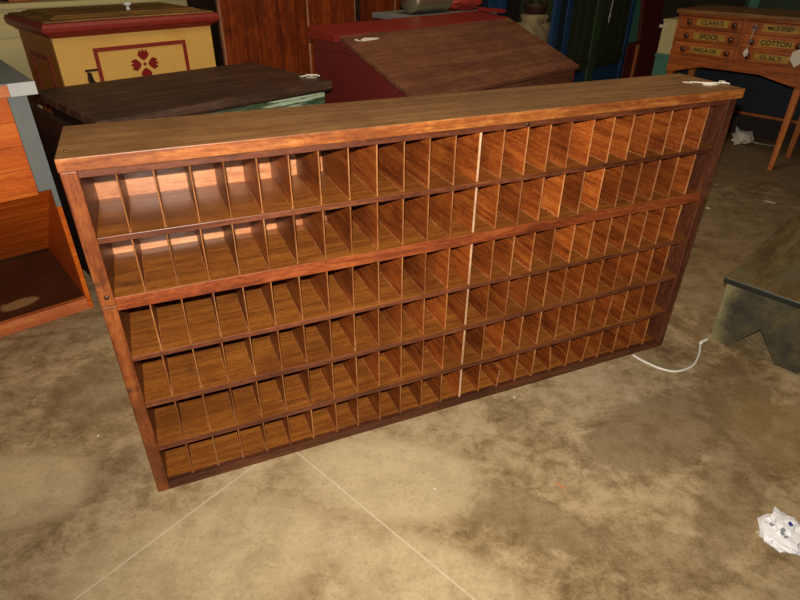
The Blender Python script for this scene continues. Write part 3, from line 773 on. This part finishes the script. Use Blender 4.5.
obj('seat', bm, [M['benchtop'], M['benchedge']], bn, .006)
for xx in (0, bl-.1):
    bm = bmesh.new()
    extrude_poly(bm, [(.0-.012, bh-.0305), (-.022, 0), (-.10, 0), (-.192, .135), (-.285, 0), (-.375, 0), (-bw+.01, bh-.0305)], 'x', xx, xx+.028)
    o = obj('end_board', bm, M['benchend'], bn, .002)
bxo('apron', .029, bl-.101, -.035, -.015, bh-.09, bh-.0305, M['benchtop'], bn); bxo('apron', .029, bl-.101, -bw+.02, -bw+.04, bh-.09, bh-.0305, M['benchtop'], bn)

# ------------------------------------------------------------------ cord, crumpled papers, litter
def smooth(pts, n=8):
    out = []; P = [Vector(p) for p in pts]; P = [P[0]]+P+[P[-1]]
    for i in range(1, len(P)-2):
        for j in range(n):
            t = j/n; a, b, c, d = P[i-1], P[i], P[i+1], P[i+2]
            out.append(.5*((2*b)+(c-a)*t+(2*a-5*b+4*c-d)*t*t+(3*b-a-3*c+d)*t**3))
    out.append(P[-2]); return out
cd = thing('white_cord', 'white electric cord curving over the floor from under the cabinet', 'cord', (1.0, 2.03, 0))
bm = bmesh.new()
pts = smooth([(1.007, 1.998, .0055), (1.02, 1.975, .0055), (1.045, 1.945, .0055), (1.09, 1.905, .0055), (1.15, 1.888, .0055), (1.23, 1.925, .0055), (1.29, 2.0, .0055), (1.335, 2.085, .0055)])
tube(bm, [Vector(p)-Vector((1.0, 2.03, 0)) for p in pts], .0052, 8)
obj('cable', bm, M['cord'], cd)
bm = bmesh.new(); tube(bm, [Vector(p)-Vector((1.0, 2.03, 0)) for p in ((1.333, 2.08, .008), (1.34, 2.092, .008), (1.37, 2.11, .008), (1.385, 2.12, .008))], [.006, .008, .008, .007], 10)
obj('plug', bm, M['cord'], cd)

t = NT('printed_paper'); g = t.coords((1, 1, 1), rand=False); n1 = t.noise(g, 38, 3, .6)
n3 = t.noise(g, 70, 1)
c_ = t.mix(t.mask(n1, .66, .69), srgb((250, 250, 252)), srgb((176, 180, 190)))
M['paper'] = t.done(c_, .65)
M['bluemark'] = flat('blue_print', (70, 66, 150), .6)
def crumple(sx, sy, sz, seed, sub=3):
    bm = bmesh.new(); bmesh.ops.create_icosphere(bm, subdivisions=sub, radius=1)
    rnd = random.Random(seed)
    offs = {}
    for v in bm.verts:
        n = mnoise.noise(v.co*1.7+Vector((seed, 0, 0)))*.5+rnd.uniform(-.13, .13)
        v.co = v.co*(1+n); v.co = Vector((v.co.x*sx, v.co.y*sy, v.co.z*sz))
    mz = min(v.co.z for v in bm.verts)
    for v in bm.verts: v.co.z = max(0, v.co.z-mz-sz*.25)
    return bm
pp = thing('crumpled_paper', 'large crumpled white paper wrapper on the floor at the lower right', 'paper', (1.143, 1.098, .0006), rad(-20))
bm = crumple(.058, .07, .03, 4, 3)
marks = []
bm.normal_update(); bm.faces.ensure_lookup_table()
for (mx, my, ms) in ((.006, .012, .007), (-.03, .0, .006), (-.012, -.012, .007), (-.014, -.026, .006), (-.004, -.045, .005)):
    f = min((f for f in bm.faces if f.normal.z > .3), key=lambda f: (f.calc_center_median().xy-Vector((mx, my))).length)
    marks.append((f.calc_center_median(), f.normal.copy(), ms))
obj('wad', bm, M['paper'], pp)
M['greymark'] = flat('grey_print', (150, 152, 160), .6)
for i_, (c0, n0, ms) in enumerate(marks):
    a0 = n0.orthogonal().normalized(); b0 = n0.cross(a0); bm = bmesh.new()
    lo = [bm.verts.new(c0+n0*.0003+a0*x*ms+b0*y*ms) for x, y in ((-1, -.8), (1, -1), (.8, 1), (-1, .7))]
    hi = [bm.verts.new(v.co+n0*.001) for v in lo]
    fs = [bm.faces.new(lo[::-1]), bm.faces.new(hi)]+[bm.faces.new([lo[k], lo[(k+1) % 4], hi[(k+1) % 4], hi[k]]) for k in range(4)]
    bmesh.ops.recalc_face_normals(bm, faces=fs)
    obj('printed_mark', bm, M['bluemark'] if i_ == 0 else M['greymark'], pp)
bm = bmesh.new()
for q in ([(.0, .04, .02), (-.004, .105, .016), (.012, .10, .012), (.045, .045, .012), (.02, .03, .03)], [(.03, .02, .02), (.10, .055, .012), (.11, .03, .006), (.04, -.01, .01)], [(.03, -.01, .02), (.085, -.03, .004), (.05, -.05, .004), (.02, -.03, .012)]):
    A = [bm.verts.new(p) for p in q]; B = [bm.verts.new((p[0], p[1], p[2]-.0012)) for p in q]
    fs = [bm.faces.new(A), bm.faces.new(B[::-1])]+[bm.faces.new([A[i], B[i], B[(i+1) % len(A)], A[(i+1) % len(A)]]) for i in range(len(A))]
    bmesh.ops.recalc_face_normals(bm, faces=fs)
obj('flap', bm, M['paper'], pp)
pq = thing('crumpled_tissue', 'torn white paper on the floor beyond the right end of the cabinet', 'paper', (3.08, 5.22, .0006), .4)
bm = crumple(.10, .07, .06, 9, 3); obj('wad', bm, M['twine'], pq)
bm = bmesh.new()
for q in ([(.03, -.03, .03), (.10, -.09, .01), (.21, -.16, .004), (.19, -.20, .004), (.06, -.10, .015)], [(-.03, .02, .05), (-.10, .0, .1), (-.16, -.05, .01), (-.08, -.05, .02)], [(.0, .03, .04), (.05, .10, .10), (.02, .12, .12), (-.03, .06, .06)]):
    A = [bm.verts.new(p) for p in q]; B = [bm.verts.new((p[0], p[1], p[2]-.0015)) for p in q]
    fs = [bm.faces.new(A), bm.faces.new(B[::-1])]+[bm.faces.new([A[i], B[i], B[(i+1) % len(A)], A[(i+1) % len(A)]]) for i in range(len(A))]
    bmesh.ops.recalc_face_normals(bm, faces=fs)
obj('flap', bm, M['twine'], pq)
chips = [((2.57, 3.79), .055, .015, 'pale paper sliver on the floor left of the bench'),
         ((2.08, 3.67), .02, .02, 'tiny pale chip on the floor close to the right side of the cabinet'),
         ((.12, 1.27), .006, .004, 'tiny pale chip on the floor between the joint line and the cabinet'),
         ((.45, 1.72), .008, .005, 'tiny white chip on the floor just below the middle of the cabinet base'),
         ((-1.07, 1.49), .006, .005, 'tiny white chip on the floor to the left of the cabinet'),
         ((1.09, 1.12), .009, .004, 'tiny white chip on the floor beside the large crumpled paper'),
         ((.53, 1.29), .02, .003, 'thin reddish splinter lying on the open floor')]
for i, ((x, y), a, b, lb) in enumerate(chips):
    bm = bmesh.new()
    pts_ = [(a*math.cos(k*PI/3.5+.2*i)*random.uniform(.6, 1), b*math.sin(k*PI/3.5+.2*i)*random.uniform(.6, 1)) for k in range(7)]
    extrude_poly(bm, pts_, 'z', .0002, .0022)
    o = obj('paper_chip' if 'splinter' not in lb else 'wood_splinter', bm, M['twine'] if 'splinter' not in lb else M['orangerim'])
    o.location = (x, y, 0); o.rotation_euler = (0, 0, -.6); tag(o, lb, 'litter')

# ------------------------------------------------------------------ light: the camera's flash and a dim warm hall
def area(name, loc, target, size, power, col):
    L = bpy.data.lights.new(name, 'AREA'); L.shape = 'DISK'; L.size = size; L.energy = power; L.color = col
    o = bpy.data.objects.new(name, L); C.objects.link(o); o.location = loc
    o.rotation_euler = (Vector(target)-Vector(loc)).to_track_quat('-Z', 'Y').to_euler(); return o
L = bpy.data.lights.new('camera_flash', 'SPOT'); L.energy = 250; L.color = (1, .93, .84); L.spot_size = rad(140); L.spot_blend = 1.0; L.shadow_soft_size = .012
fo = bpy.data.objects.new('camera_flash', L); C.objects.link(fo); fo.location = (-.02, -.01, 1.60)
fo.rotation_euler = (Vector((.05, 2.6, .75))-fo.location).to_track_quat('-Z', 'Y').to_euler()
area('hall_lamp', (.5, 3.0, 3.6), (.3, 3.2, 0), 1.2, 28, (1, .78, .5))
w = bpy.data.worlds.new('world'); bpy.context.scene.world = w; w.use_nodes = True
w.node_tree.nodes['Background'].inputs[0].default_value = (1, .85, .65, 1); w.node_tree.nodes['Background'].inputs[1].default_value = .035

# ------------------------------------------------------------------ camera
cam = bpy.data.cameras.new('camera'); co = bpy.data.objects.new('camera', cam); C.objects.link(co)
cam.sensor_width = 36; cam.lens = 576.71*36/800; cam.clip_start = .02
p_, r_ = .5516, .011
fwd = Vector((0, math.cos(p_), -math.sin(p_))); rt = Vector((1, 0, 0)); up = rt.cross(fwd)
r2 = rt*math.cos(r_)+up*math.sin(r_); u2 = -rt*math.sin(r_)+up*math.cos(r_)
mt = Matrix((r2, u2, -fwd)).transposed().to_4x4(); mt.translation = (0, 0, 1.4994)
co.matrix_world = mt
sc = bpy.context.scene; sc.camera = co
sc.view_settings.view_transform = 'Standard'; sc.view_settings.look = 'None'; sc.view_settings.exposure = .22; sc.view_settings.gamma = 1
sc.view_settings.use_curve_mapping = False
